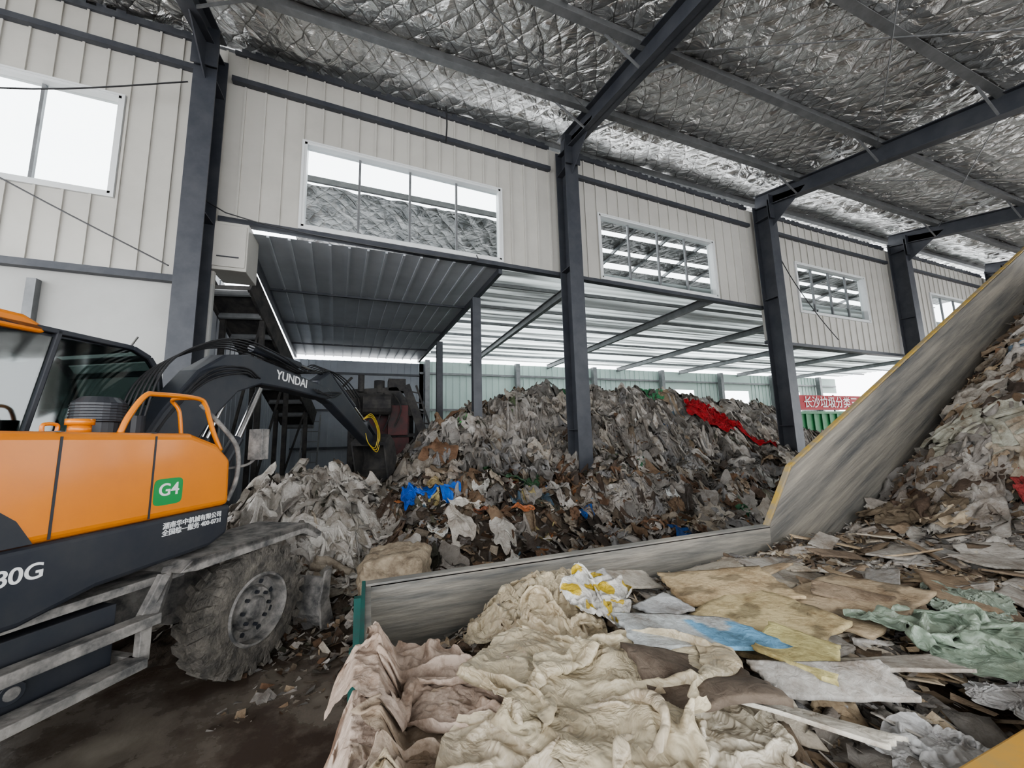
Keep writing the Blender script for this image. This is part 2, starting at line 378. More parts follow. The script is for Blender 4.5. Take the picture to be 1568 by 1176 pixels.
for i,(x,y) in enumerate([(2.32,8.6),(2.2,13.0)]):
    b=B(); b.box(x-.1,x+.1,y-.1,y-.085,0,5.1); b.box(x-.1,x+.1,y+.085,y+.1,0,5.1); b.box(x-.008,x+.008,y-.09,y+.09,0,5.1); b.box(x-.16,x+.16,y-.16,y+.16,0,.03)
    b.build('steel_post',[M_steel])
xs=np.arange(-1.95,5,.1); ys=np.arange(8.4,11.6,.1); X,Y=np.meshgrid(xs,ys); Z=7.15-.02*X+.05*sn(X,Y,9,3)
V,F=grid_mesh(X,Y,Z); np_obj('neighbour_roof',V,F,[M_foil2])
b=B()
for y in (8.4,9.5,10.5,11.5): b.beam((-2,y,7.3),(5,y,7.2),.06,.12)
for x in (-1.9,4.2,14.5): b.box(x-.05,x+.05,11.4,11.5,5.4,7.1)
for k in range(6): 
    y=7.75+k*.68; b.box(5.4,24,y,y+(.62 if k!=2 else .50),7.35-.12*k,7.38-.12*k,1)
for x in (5.5,6.7,7.9,9.2,10.5,11.8,13,14.3,15.5,17,18.5,20.5): b.beam((x,7.7,7.40),(x,11.8,6.7),.05,.10,0)
b.build('neighbour_roof_beams',[M_purlin,M_foil2])
b=B(); b.box(-2.38,-1.9,6.9,7.5,4.5,5.3); b.box(-2.36,-1.92,6.88,6.9,4.55,5.25); b.box(-2.3,-2.0,6.86,6.88,4.7,4.72,1)
b.build('wall_cabinet',[M_wall,M_steel],bevel=.01)
# ------------------------------------------------------------------ machines behind
b=B()
p0=Vector((-2.35,7.7,4.5)); p1=Vector((-1.7,11.2,2.3))
b.beam(p0,p1,.7,.12,0); 
sd=Vector((1,-.18,0)).normalized()
for s in (-1,1):
    b.beam(p0+sd*s*.36+Vector((0,0,.1)),p1+sd*s*.36+Vector((0,0,.1)),.05,.4,0)
for t in np.linspace(0,1,9):
    q=p0.lerp(p1,t); b.cyl(q+sd*-.35+Vector((0,0,-.1)),q+sd*.35+Vector((0,0,-.1)),.06,seg=10,m=1)
for t in (.15,.5,.85):
    q=p0.lerp(p1,t)
    for s in (-1,1): b.beam(q+sd*s*.33,Vector((q.x+s*.33,q.y,0)),.08,.08,0)
    b.beam(q+sd*.33,Vector((q.x-.33,q.y,.2)),.04,.04,0)
b.build('belt_conveyor',[M_mach,M_purlin])
b=B()
X0,Y0=-.40,9.6
for x in (X0,X0+1.5):
    for y in (Y0,Y0+1.6): b.box(x-.06,x+.06,y-.06,y+.06,0,2.5)
b.prism([(X0-.25,2.95),(X0+1.0,3.05),(X0+1.5,2.4),(X0,2.4)],Y0-.1,Y0+1.7,0,'y')
b.box(X0+.1,X0+1.3,Y0,Y0+1.5,1.3,2.4,1)
b.cyl((X0+.25,Y0-.3,2.6),(X0+.85,Y0-.3,2.6),.24,m=0); b.box(X0+.8,X0+1.25,Y0-.25,Y0,1.9,2.6,1)
for z in (1.3,1.9,2.4): b.beam((X0,Y0-.05,z),(X0+1.5,Y0-.05,z),.06,.08)
b.beam((X0,Y0-.05,.2),(X0+1.5,Y0-.05,1.9),.05,.05); b.beam((X0+1.2,Y0-.05,3.1),(X0+1.85,Y0-.15,1.3),.1,.2); b.beam((X0+1.45,Y0-.05,3.1),(X0+2.05,Y0-.15,1.3),.05,.05)
for k in range(7): b.beam((X0+1.28+.085*k,Y0-.1,2.95-.25*k),(X0+1.52+.085*k,Y0-.1,2.9-.25*k),.03,.03)
for k in range(5): b.tube([(X0+.1+.2*k,Y0-.15,2.9),(X0+.2+.22*k,Y0-.35,2.5),(X0+.1+.2*k,Y0-.2,2.0)],.02)
b.beam((X0-.3,Y0-.1,2.9),(X0+.0,Y0-.1,3.25),.05,.05); b.cyl((X0+.6,Y0,2.9),(X0+.6,Y0,3.2),.12)
b.cyl((X0+.2,Y0-.2,2.9),(X0+.2,Y0-.2,3.3),.07); b.box(X0+.8,X0+1.2,Y0-.1,Y0+.4,2.95,3.25)
b.build('sorting_machine',[M_mach,M_rust],bevel=.02)
b=B()
for x in (-1.9,-1.45): b.beam((x,12.5,0),(x+.05,13.0,2.6),.04,.04)
for k in range(8): b.beam((-1.9,12.5+.06*k,.3+.3*k),(-1.42,12.5+.06*k,.3+.3*k),.03,.03)
b.build('ladder',[M_purlin])
b=B(); b.box(17.6,24.2,12,14.2,.5,2.6,0)
for x in np.arange(17.7,24.2,.55): b.box(x,x+.12,11.93,12,.5,2.6,0)
b.box(17.5,24.3,11.9,14.3,2.5,2.62,0); b.box(17.5,24.3,11.9,14.3,.42,.52,2)
for x in (18.4,20,23.4): b.cyl((x,12.0,.45),(x,12.3,.45),.45,seg=20,m=2); b.cyl((x,13.9,.45),(x,14.2,.45),.45,seg=20,m=2)
b.box(17.8,24,11.88,11.91,2.68,3.36,1)
for x in (17.8,20.9,24.0): b.box(x-.03,x+.03,11.91,11.96,2.5,3.4,2)
par=empty('green_waste_truck_body',(0,0,0)); b.build('body',[M_dgreen,M_banner,M_black],parent=par)
text('banner_text','\u957f\u6c99\u5783\u573e\u5206\u7c7b\u4e09\u5206',.56,Matrix.Translation((20.9,11.86,3.0))@Matrix.Rotation(math.pi/2,4,'X'),M_decal,par)
# ------------------------------------------------------------------ crumpled sheet library (small cloth relaxation)
def crumple(n,cx,cy,bend,seed,steps=42,zmax=.45,g=.004,nf=1.6):
    r=np.random.RandomState(seed); h=2/(n-1)
    gx,gy=np.meshgrid(np.linspace(-1,1,n),np.linspace(-1,1,n))
    P=np.stack([gx*cx+.10*sn(gx,gy,seed+1,1.3,4),gy*cy+.10*sn(gx,gy,seed+2,1.3,4),.18+.12*sn(gx,gy,seed+3,nf,5)+.03*sn(gx,gy,seed+4,nf*3,4)],-1)
    Q=P.copy()
    def sol(a,b,L,k):
        d=b-a; l=np.sqrt((d*d).sum(-1,keepdims=True))+1e-9; c=d*((l-L)/l*.5*k); a+=c; b-=c
    for s in range(steps):
        v=(P-Q)*.9; Q=P.copy(); P+=v; P[...,2]-=g
        for it in range(7):
            for o_ in (0,1):
                e=(n-o_)//2*2+o_
                sol(P[o_:e:2],P[o_+1:e:2],h,1.0)
                sol(P[:,o_:e:2],P[:,o_+1:e:2],h,1.0)
            sol(P[:-1,:-1],P[1:,1:],h*1.4142,.35); sol(P[1:,:-1],P[:-1,1:],h*1.4142,.35)
            sol(P[:-2],P[2:],2*h,bend); sol(P[:,:-2],P[:,2:],2*h,bend)
            P[...,2]=np.clip(P[...,2],0,zmax)
            P[...,0]=np.clip(P[...,0],-cx*1.08,cx*1.08); P[...,1]=np.clip(P[...,1],-cy*1.08,cy*1.08)
    return P
LIB=[]
for i,(cx,cy,bd,zm) in enumerate([(.7,.75,.25,.35),(.6,.8,.3,.35),(.75,.6,.12,.3),(.8,.8,.2,.3),(.65,.65,.35,.45),(.85,.7,.3,.3),(.6,.6,.15,.4),(.75,.85,.35,.35),(.7,.7,.1,.25),(.9,.75,.25,.3)]):
    LIB.append(crumple(50,cx,cy,bd,100+i*10,zmax=zm))
HERO=[crumple(84,cx,cy,bd,300+i*10,steps=34,zmax=zm,nf=nf) for i,(cx,cy,bd,zm,nf) in enumerate([(.62,.7,.12,.30,3.0),(.55,.75,.2,.34,2.4),(.7,.6,.08,.26,3.6),(.6,.6,.15,.32,3.0)])]
HERO+=[crumple(70,cx,cy,bd,400+i*10,steps=40,zmax=zm,nf=nf) for i,(cx,cy,bd,zm,nf) in enumerate([(.5,.85,.3,.40,1.6),(.6,.7,.35,.42,1.4)])]
HERO+=[crumple(46,cx,cy,bd,500+i*10,steps=50,zmax=zm,nf=nf) for i,(cx,cy,bd,zm,nf) in enumerate([(.66,.85,.45,.34,1.1),(.72,.72,.45,.32,1.2)])]
def up2(P):
    def u(a):
        o=np.zeros((2*a.shape[0]-1,)+a.shape[1:]); o[::2]=a; o[1::2]=(a[1:]+a[:-1])/2
        o[1:-1]=.25*o[:-2]+.5*o[1:-1]+.25*o[2:]; return o
    return np.swapaxes(u(np.swapaxes(u(P),0,1)),0,1)
# ------------------------------------------------------------------ waste
class W:
    def __init__(s): s.V=[];s.F=[];s.C=[];s.M=[];s.o=0
    def add(s,X,Y,Z,col,m=0):
        v,f=grid_mesh(X,Y,Z); s.V.append(v); s.F.append(f+s.o); s.o+=len(v)
        if col.ndim==1: col=np.tile(col,(len(v),1))
        s.C.append(col); s.M.append(np.full(len(f),m))
    def build(s,name,smooth=True):
        return np_obj(name,np.concatenate(s.V),np.concatenate(s.F),[M_waste,M_plast],np.concatenate(s.M),np.concatenate(s.C),smooth)
def fabric(W_,hf,cx,cy,size,rot,col,r,m=0,win=(16,16),stride=1,zs=1.0,off=.02,up=0,colfn=None,lib=None,asp=1.0,tilt=(0,0),hero=None,crink=0):
    L=HERO[hero] if hero is not None else LIB[r.randint(len(LIB)) if lib is None else lib]; n=L.shape[0]
    a=min(win[0]*stride,n); b_=min(win[1]*stride,n)
    i0=r.randint(0,n-a+1); j0=r.randint(0,n-b_+1)
    P=L[i0:i0+a:stride,j0:j0+b_:stride].copy()
    P[...,:2]-=P[...,:2].mean((0,1)); P[...,2]-=np.percentile(P[...,2],12)
    ext=max(np.ptp(P[...,0]),np.ptp(P[...,1]))/2; P*=size/ext
    A,Bb=np.meshgrid(np.linspace(-1,1,P.shape[1]),np.linspace(-1,1,P.shape[0]))
    p=r.rand(4)*6.28
    k=1+.14*np.sin(3*np.arctan2(Bb,A)+p[0])+.08*np.sin(7*np.arctan2(Bb,A)+p[1])-.16*(A*Bb)**2
    P[...,0]*=k; P[...,1]*=k*asp
    for _ in range(up): P=up2(P)
    if crink:
        A,Bb=np.meshgrid(np.linspace(-1,1,P.shape[1]),np.linspace(-1,1,P.shape[0])); q=r.randint(9999)
        P[...,2]-=crink*np.abs(sn(A,Bb,q,5.0,7)); P[...,0]+=crink*.5*sn(A,Bb,q+1,5,6); P[...,2]-=crink*.5*np.abs(sn(A,Bb,q+2,11,6))
    c,s=math.cos(rot),math.sin(rot)
    X=cx+P[...,0]*c-P[...,1]*s; Y=cy+P[...,0]*s+P[...,1]*c
    Z=hf(X,Y)+off+P[...,2]*zs+P[...,0]*tilt[0]+P[...,1]*tilt[1]
    cc=np.tile(np.array(col,float),(X.size,1))
    if colfn is not None:
        A,Bb=np.meshgrid(np.linspace(-1,1,P.shape[1]),np.linspace(-1,1,P.shape[0])); cc=colfn(A.ravel(),Bb.ravel(),cc)
    W_.add(X,Y,Z,cc,m)
def rigid(W_,hf,cx,cy,sx,sy,rot,col,r,off=.04,tilt=(0,0),th=.008,warp=.01,n=14,colfn=None,jg=.4):
    g=np.linspace(-1,1,n); g=np.r_[-1,g,1]; A,Bb=np.meshgrid(g,g); p=r.rand(8)*6.28
    jag=jg*(.05*np.sin(9*Bb+p[4])+.04*np.sin(17*Bb+p[5])); jag2=jg*(.06*np.sin(8*A+p[6])+.04*np.sin(15*A+p[7]))
    sk=r.uniform(-.35,.35); tp=r.uniform(-.3,.3)
    A2=sx*(A*(1+tp*Bb*.5+jag)+sk*Bb*sy/sx); B2=sy*(Bb*(1+.25*tp*A+jag2))
    c,s=math.cos(rot),math.sin(rot); X=cx+A2*c-B2*s; Y=cy+A2*s+B2*c
    hx=(float(hf(cx+.15,cy))-float(hf(cx-.15,cy)))/.3*.7; hy=(float(hf(cx,cy+.15))-float(hf(cx,cy-.15)))/.3*.7
    Z=float(hf(cx,cy))+off+(X-cx)*hx+(Y-cy)*hy+A2*tilt[0]+B2*tilt[1]+warp*np.sin(2*A+p[2])*np.cos(2.3*Bb+p[3])
    e=(np.arange(n+2)==0)|(np.arange(n+2)==n+1); E=e[None,:]|e[:,None]; Z=Z-th*E
    cc=np.tile(np.array(col,float),(X.size,1))*np.where(E.ravel()[:,None],.7,1.0)
    if colfn is not None: cc=colfn(A.ravel(),Bb.ravel(),cc)
    W_.add(X,Y,Z,cc,0)
def H(x,y):
    prof=np.interp(y,[3.5,4.0,4.5,5.3,6,7,8,9,10.5,13,15.5],[0,.15,.40,.8,1.08,1.18,2.1,2.95,2.85,1.5,0])
    cf=np.interp(x,[.0,.9,2.2,4.3,6.8,9.2,12.2,14.5,16],[0,.27,.72,1.0,1.0,.93,.72,0,0])
    lf=np.interp(x,[-.5,.0,.6,1.2,12,14.5,16.5],[.0,.40,.90,1,1,.8,0])
    main=np.minimum(prof,1.18)*lf+np.maximum(prof-1.18,0)*cf
    md=1.26*np.exp(-(np.abs(x+.95)/1.35)**2.6-(np.abs(y-6.5)/1.45)**2.6)
    mb=.95*np.exp(-(np.abs(x-.3)/.9)**3-(np.abs(y-6.8)/1.2)**3)
    h=np.maximum(np.maximum(main,md),mb)
    nz=.19*sn(x,y,21,1.1)+.13*sn(x,y,22,3.0)+.05*sn(x,y,23,7)
    return h+nz*np.clip(h*1.5,0,1)-.03
pile=W(); rr=np.random.RandomState(4)
xs=np.arange(-2.6,17,.06); ys=np.arange(3.3,15.6,.06); X,Y=np.meshgrid(xs,ys); Z=H(X,Y)
Z=Z+.02*rr.randn(*Z.shape)*(Z>0.02)
pile.add(X,Y,Z-.02,np.tile(np.array([.075,.058,.044]),(X.size,1))*(1+.35*rr.randn(X.size,1)).clip(.3,2))
GREY=[(.33,.31,.29),(.26,.245,.23),(.20,.19,.18),(.44,.42,.395),(.28,.255,.23),(.14,.13,.12),(.36,.33,.29),(.22,.215,.215),(.39,.37,.35)]
BRN=[(.14,.088,.055),(.09,.062,.045),(.19,.13,.085),(.20,.12,.075),(.065,.05,.04),(.27,.21,.15),(.15,.12,.09),(.10,.10,.075),(.31,.27,.22)]
BRT=[(.02,.10,.36),(.05,.18,.09),(.34,.06,.04),(.58,.57,.55),(.36,.15,.06),(.10,.16,.22),(.42,.36,.18),(.58,.58,.56),(.10,.13,.07)]
LFT=[(.42,.40,.375),(.48,.46,.43),(.34,.32,.295),(.38,.355,.32),(.26,.24,.21),(.45,.43,.40)]
r=np.random.RandomState(5)
def zone(x,y):
    q=r.rand()
    if x<.2: return LFT[r.randint(len(LFT))] if q<.82 else BRN[r.randint(len(BRN))]
    if y<6.9 and x<4.5: 
        return BRN[r.randint(len(BRN))] if q<.64 else (GREY[r.randint(len(GREY))] if q<.94 else BRT[r.randint(len(BRT))])
    if y<6.2: return BRN[r.randint(len(BRN))] if q<.40 else (GREY[r.randint(len(GREY))] if q<.97 else BRT[r.randint(len(BRT))])
    return GREY[r.randint(len(GREY))] if q<.77 else (BRN[r.randint(len(BRN))] if q<.985 else BRT[r.randint(len(BRT))])
cnt=0
while cnt<2000:
    x=r.uniform(-2.3,15.0) if r.rand()<.6 else r.uniform(-2.2,6); y=r.uniform(3.9,9.9)
    h=float(H(x,y))
    if h<.15 or (x<.2 and y<4.8): continue
    s=r.uniform(.12,.24) if r.rand()<.5 else r.uniform(.2,.42)
    if y<6.9 and .3<x<4.5: s*=.66
    c=np.array(zone(x,y))*r.uniform(.6,1.2)
    fabric(pile,H,x,y,s,r.rand()*6.28,c,r,0 if r.rand()<.75 else 1,(r.randint(8,18),r.randint(8,18)),1 if s<.25 else 2,zs=r.uniform(.9,1.6),off=r.uniform(-.03,.06),asp=r.uniform(.6,1),tilt=(r.uniform(-.45,.45),r.uniform(-.45,.45)))
    cnt+=1
def chips(W_,hf,n,xr,yr,szr,cols,r,cond=None,offr=(0,.06),ang=.9,asp=(.2,.9)):
    k=0
    while k<n:
        x=r.uniform(*xr);y=r.uniform(*yr); h=float(hf(x,y))
        if cond and not cond(x,y,h): continue
        s=r.uniform(*szr)*(1 if r.rand()<.8 else 1.8); c=np.array(cols[r.randint(len(cols))])*r.uniform(.7,1.3)
        q=Matrix.Rotation(r.rand()*6.28,3,'Z')@Matrix.Rotation(r.uniform(-ang,ang),3,'X')@Matrix.Rotation(r.uniform(-ang,ang),3,'Y')
        a=s;b_=s*r.uniform(*asp); P=[q@Vector(v) for v in ((-a,-b_,0),(a,-b_*r.uniform(.4,1),r.uniform(0,.3)*s),(-a*r.uniform(.5,1),b_,0),(a,b_,r.uniform(-.3,.3)*s))]
        z=h+r.uniform(*offr)
        Xc=np.array([[P[0].x,P[1].x],[P[2].x,P[3].x]])+x; Yc=np.array([[P[0].y,P[1].y],[P[2].y,P[3].y]])+y; Zc=np.array([[P[0].z,P[1].z],[P[2].z,P[3].z]])+z
        W_.add(Xc,Yc,Zc,c); k+=1
chips(pile,H,5000,(-.2,6.5),(4.0,7.8),(.015,.05),BRN+BRN+GREY+BRT[3:8],r,lambda x,y,h:h>.12)
chips(pile,H,1800,(.6,15),(4.5,9.6),(.03,.07),GREY+BRN+BRN,r,lambda x,y,h:h>.12)
chips(pile,H,1500,(-.9,1.2),(3.2,5.2),(.010,.045),BRN+GREY,r,lambda x,y,h:True,(0,.03))
for (x,y,s,c) in [(.75,6.0,.26,(.01,.10,.5)),(1.15,5.9,.2,(.015,.13,.55)),(.55,5.85,.18,(.01,.08,.4)),(2.2,6.3,.42,(.035,.085,.04)),(2.6,6.2,.3,(.04,.10,.05)),(1.3,5.5,.25,(.60,.58,.54)),
   (.95,6.2,.2,(.30,.24,.13)),(2.0,5.1,.15,(.42,.15,.06)),(1.5,5.2,.18,(.28,.11,.06)),(4.6,5.1,.18,(.6,.62,.62)),(7.5,8.8,.4,(.06,.26,.12)),(2.0,8.6,.3,(.12,.34,.12)),(1.1,4.9,.3,(.46,.43,.39)),(1.6,4.7,.25,(.42,.40,.37))]:
    fabric(pile,H,x,y,s,r.rand()*6,c,r,1,(28,28),1,1.0,.09,1,asp=.7)
for _ in range(90):
    x=r.uniform(1.8,12);y=r.uniform(6.5,8.9)
    fabric(pile,H,x,y,r.uniform(.4,.8),1.57+r.uniform(-.9,.9),np.array(GREY[r.randint(len(GREY))])*r.uniform(.8,1.25),r,0 if r.rand()<.6 else 1,(40,60),2,1.1,.03,1,asp=.55,hero=r.randint(6))
for _ in range(210):
    x=r.uniform(1.6,12);y=r.uniform(6.6,8.9)
    fabric(pile,H,x,y,r.uniform(.3,.65),1.57+r.uniform(-.7,.7),np.array(GREY[r.randint(len(GREY))])*r.uniform(.75,1.3),r,0 if r.rand()<.7 else 1,(16,26),1,1.4,.06,1,asp=.55)
for _ in range(60):
    x=r.uniform(-2.1,.2);y=r.uniform(4.9,6.6)
    if r.rand()<.4: fabric(pile,H,x,y,r.uniform(.35,.6),r.rand()*6,np.array(LFT[r.randint(len(LFT))])*r.uniform(.9,1.15),r,0,(50,50),1,1.2,.03,0,asp=.75,hero=r.randint(6))
    else: fabric(pile,H,x,y,r.uniform(.25,.45),r.rand()*6,np.array(LFT[r.randint(len(LFT))])*r.uniform(.9,1.15),r,1,(22,26),1,1.2,.06,1,asp=.8)
for _ in range(40):
    fabric(pile,H,r.uniform(3.2,10),r.uniform(4.6,6.6),r.uniform(.3,.55),r.rand()*6,np.array(GREY[r.randint(len(GREY))]),r,1,(50,50),1,1.1,.04,0,asp=.7,hero=r.randint(6))
pile.build('waste_pile')
rc=W()
for (x,y,s,rt,a) in [(8.45,8.1,.5,1.2,.8),(8.8,7.95,.5,.4,.7),(8.6,7.7,.4,2.2,.7),(9.1,7.6,.45,2.4,.5),(9.5,7.3,.45,2.5,.4),(9.9,7.1,.35,2.5,.3)]:
    fabric(rc,H,x,y,s,rt,(.40,.016,.022),r,0,(50,60),1,1.6,.22,0,asp=a,hero=4+r.randint(2))
rc.build('red_cloth')
bm=bmesh.new(); bmesh.ops.create_cube(bm,size=2); bmesh.ops.subdivide_edges(bm,edges=bm.edges,cuts=14,use_grid_fill=True)
for v in bm.verts:
    p=v.co; L=(abs(p.x)**6+abs(p.y)**6+abs(p.z)**6)**(1/6); p=p/L
    q=float(.04*math.sin(5*p.x+3*p.z)+.035*math.sin(9*p.y-4*p.x+1)+.03*math.sin(13*p.z+6*p.x)+.02*math.sin(19*p.x+11*p.y))
    pin=-.05 if abs(abs(p.x)-.45)<.07 else 0
    v.co=Vector((p.x*.33*(1+q),p.y*.28*(1+q+pin),p.z*.26*(1+q+pin)))
me=bpy.data.meshes.new('tied_bale'); bm.to_mesh(me); bm.free(); me.materials.append(M_bale)
me.polygons.foreach_set('use_smooth',[True]*len(me.polygons))
o=bpy.data.objects.new('tied_sack_bale',me); SC.collection.objects.link(o); o.location=(.3,4.35,.42); o.rotation_euler=(.08,-.06,-.3)
# ------------------------------------------------------------------ hopper + inclined conveyor
hp=empty('receiving_hopper',(0,0,0))
YN,YF=.62,2.55
b=B()
b.box(0,.03,YN,YF+.05,.12,.95,0); b.box(.03,3.35,YF,YF+.05,.12,.95,0); b.box(.03,3.35,YN-.05,YN,.12,.95,0)
b.box(0,4.4,YN,YF,.1,.14,0)
b.build('plates',[M_worn],parent=hp)
b=B()
inc=[(3.35,.1),(3.35,.95),(3.73,1.45),(10.2,4.80),(10.2,3.6),(4.4,.1)]
b.prism(inc,YF,YF+.05,0,'y'); b.prism(inc,YN-.05,YN,0,'y')
b.prism([(4.3,.1),(10.2,3.6),(10.2,3.55),(4.4,.05)],YN,YF,0,'y')
b.build('incline_plates',[M_worn2],parent=hp)
b=B()
b.box(0,3.36,YF-.0,YF+.07,.94,.962,0)
b.build('rim',[M_worn],parent=hp,bevel=.004)
b=B()
for y0 in (YF+.03,YN-.03):
    b.beam((3.34,y0,.95),(3.73,y0,1.465),.05,.02,0); b.beam((3.72,y0,1.455),(10.2,y0,4.815),.05,.02,0)
b.build('yellow_edge',[M_yel],parent=hp,bevel=.004)
b=B(); b.box(0,3.4,YN-.1,YN-.0,.93,.98,0); b.build('near_yellow_edge',[M_yel2],parent=hp,bevel=.006)
b=B()
b.box(-.02,0,YN-.05,YF+.07,.1,.962,0); b.box(0,3.35,YF+.05,YF+.07,.1,.93,0); b.box(0,3.35,YN-.07,YN-.05,.1,.93,0)
for y in (YN,1.3,1.95,YF): b.box(-.06,-.02,y-.02,y+.02,0,.90,0)
for x in np.arange(.6,3.4,.65): b.box(x-.03,x+.03,YF+.07,YF+.13,0,.93,0); b.box(x-.03,x+.03,YN-.13,YN-.07,0,.93,0)
for x,z in ((6,1.0),(8.2,2.3),(10,3.4)):
    for y in (YN,YF): b.box(x-.06,x+.06,y-.06,y+.06,0,z,0)
    b.beam((x,YN,z*.5),(x,YF,z*.5),.08,.08,0)
b.build('teal_frame',[M_teal],parent=hp)
def HL(x,y):
    z=np.interp(x,[0,.5,1,3.0,4.2,4.7,9,10.5],[.84,.84,.86,.80,.83,.95,3.45,4.2])
    m=np.clip((x-4.2)/1.2,0,1); z=z+m*.34*(1-((y-1.5)/1.0)**2)
    z=z-.12*np.clip((y-2.0)/.5,0,1)*np.clip((3.4-x)/1,0,1)
    z=z-.20*np.exp(-((x-.25)/.4)**2-((y-2.35)/.35)**2)
    z=z+.17*np.exp(-((x-.92)/.28)**2-((y-2.05)/.28)**2)+.07*np.exp(-((x-.6)/.4)**2-((y-1.3)/.35)**2)
    return z+.035*sn(x,y,31,2.5)+.02*sn(x,y,32,7)
def HS(x,y):
    z=HL(np.maximum(x,.03),y)
    rim=.975-np.clip(np.abs(x-.0)-.05,0,1)*1.6
    z=np.where(x<.2,np.maximum(z*(x>-.03),rim),z)
    return np.where(x<-.03,.975-np.clip(-.03-x,0,.3)*1.8,z)
ld=W()
xs=np.arange(.05,10.2,.03); ys=np.arange(YN+.01,YF-.005,.03); X,Y=np.meshgrid(xs,ys)
Z=HL(X,Y)+.012*rr.randn(*X.shape)
ld.add(X,Y,Z-.02,np.tile(np.array([.18,.135,.10]),(X.size,1))*(1+.3*rr.randn(X.size,1)).clip(.3,2))
TAN=[(.46,.37,.26),(.38,.30,.22),(.53,.45,.34),(.28,.22,.16),(.20,.155,.115),(.56,.51,.43),(.41,.39,.36),(.34,.33,.315),(.48,.46,.43)]
r=np.random.RandomState(8)
chips(ld,HL,7500,(.1,5.5),(YN+.05,YF-.05),(.008,.030),TAN+TAN+GREY+[(.6,.58,.53)],r,None,(0,.03),.6,(.12,.6))
chips(ld,HL,2500,(4.5,9.5),(YN+.1,YF-.1),(.02,.06),TAN+GREY+BRN,r,None,(0,.05))
for _ in range(280):
    x=r.uniform(1.1,4.6);y=r.uniform(YN+.08,YF-.1); s=r.uniform(.03,.10)
    rigid(ld,HL,x,y,s,s*r.uniform(.25,.8),r.rand()*6.28,np.array((TAN+GREY[:2])[r.randint(len(TAN)+2)])*r.uniform(.8,1.2),r,r.uniform(.01,.05),(r.uniform(-.4,.4),r.uniform(-.4,.4)),.004,.004,6)
for _ in range(260):
    x=r.uniform(1.1,4.6);y=r.uniform(YN+.1,YF-.12)
    fabric(ld,HL,x,y,r.uniform(.06,.18),r.rand()*6.28,np.array((TAN+GREY)[r.randint(len(TAN)+len(GREY))]),r,1 if r.rand()<.4 else 0,(18,18),1,.9,.0,0)
for _ in range(420):
    x=r.uniform(4.4,9.6);y=r.uniform(YN+.15,YF-.15); s=r.uniform(.1,.28)
    fabric(ld,HL,x,y,s,r.rand()*6.28,np.array((GREY+TAN+BRN)[r.randint(len(GREY)+len(TAN)+len(BRN))])*r.uniform(.65,1.05),r,0,(16,16),1 if s<.2 else 2,1.1,r.uniform(-.02,.05),0,asp=r.uniform(.5,1),tilt=(r.uniform(-.3,.3),r.uniform(-.3,.3)))
for _ in range(70):
    x=r.uniform(4.6,9.4);y=r.uniform(1.0,YF-.25)
    fabric(ld,HL,x,y,r.uniform(.25,.5),r.rand()*6.28,np.array((GREY+BRN)[r.randint(len(GREY)+len(BRN))])*r.uniform(.7,1.1),r,0,(20,28),1,1.2,.05,1,asp=.65)
CR=(.52,.45,.33); PK=(.52,.43,.37)
def board(x,y,sx,sy,rot,col,off=.05,tilt=(0,0),th=.012,warp=.006,colfn=None): rigid(ld,HL,x,y,sx,sy,rot,col,r,off,tilt,th,warp,24,colfn)
def mud(A,Bb,c):
    mk=(np.sin(A*4+1)*np.sin(Bb*5)+.4*np.sin(A*13)*np.sin(Bb*11)>.45); c=c.copy(); c[mk]*=.55; return c
for _ in range(60):
    board(r.uniform(1.4,4.2),r.uniform(.75,2.3),r.uniform(.08,.26),r.uniform(.03,.12),r.uniform(-1,1),np.array(TAN[r.randint(len(TAN))])*r.uniform(.9,1.15),r.uniform(.03,.08),(r.uniform(-.25,.25),r.uniform(-.3,.3)))
board(2.35,1.4,.40,.22,.15,(.46,.37,.26),.09,colfn=mud)
board(1.68,1.38,.36,.24,.25,(.60,.50,.30),.13,(.03,0),colfn=mud)
board(1.90,1.75,.32,.20,-.3,(.56,.45,.29),.11,(0,.1),colfn=mud)
board(1.52,1.10,.18,.12,.5,(.62,.56,.28),.14,(0,.05))
def bluemix(A,Bb,c):
    c=c.copy(); mk=(A>.05)&(Bb<.4+.3*np.sin(A*9)); c[mk]=(.17,.36,.54); return c
board(1.22,1.30,.27,.12,-.35,(.48,.51,.52),.16,(.0,.08),colfn=bluemix)
board(1.00,1.06,.18,.15,-.5,(.15,.12,.095),.14,(.02,-.05),.02,.03)
board(1.15,.84,.20,.045,-.75,(.56,.53,.47),.15,(0,-.2))
board(1.42,.93,.20,.06,-.5,(.46,.45,.43),.14,(0,.3))
board(1.75,.95,.26,.07,-.25,(.42,.39,.35),.11,(0,-.2))
board(1.12,1.80,.14,.08,.4,(.50,.51,.52),.14,(0,.2))
board(1.36,1.62,.11,.08,.2,(.46,.47,.48),.13,(.1,.1))
board(1.45,2.05,.22,.10,.1,(.46,.43,.38),.09,(0,.2))
board(2.1,2.1,.25,.10,-.2,(.42,.38,.32),.08,(.1,0))
board(2.7,1.9,.3,.1,.4,(.44,.41,.36),.08,(0,.2))
board(3.1,1.3,.3,.12,.6,(.30,.23,.16),.07,(0,.2))
def sheet(x,y,s,rot,col,hero,off=.05,m=1,zs=1.0,asp=1.0,win=(84,84),colfn=None,tilt=(0,0),up=1,crink=0):
    fabric(ld,HS,x,y,s,rot,col,r,m,win,1,zs,off,up,colfn,None,asp,tilt,hero,crink)
for _ in range(14):
    sheet(r.uniform(.15,.9),r.uniform(.75,2.2),r.uniform(.07,.13),r.rand()*6,np.array((TAN+LFT)[r.randint(len(TAN)+len(LFT))])*r.uniform(.7,1.0),r.randint(6),.02,asp=.7,win=(40,40),up=0)
sheet(2.40,1.0,.36,-.2,(.24,.30,.24),7,.09,asp=.6,up=2,crink=.010)
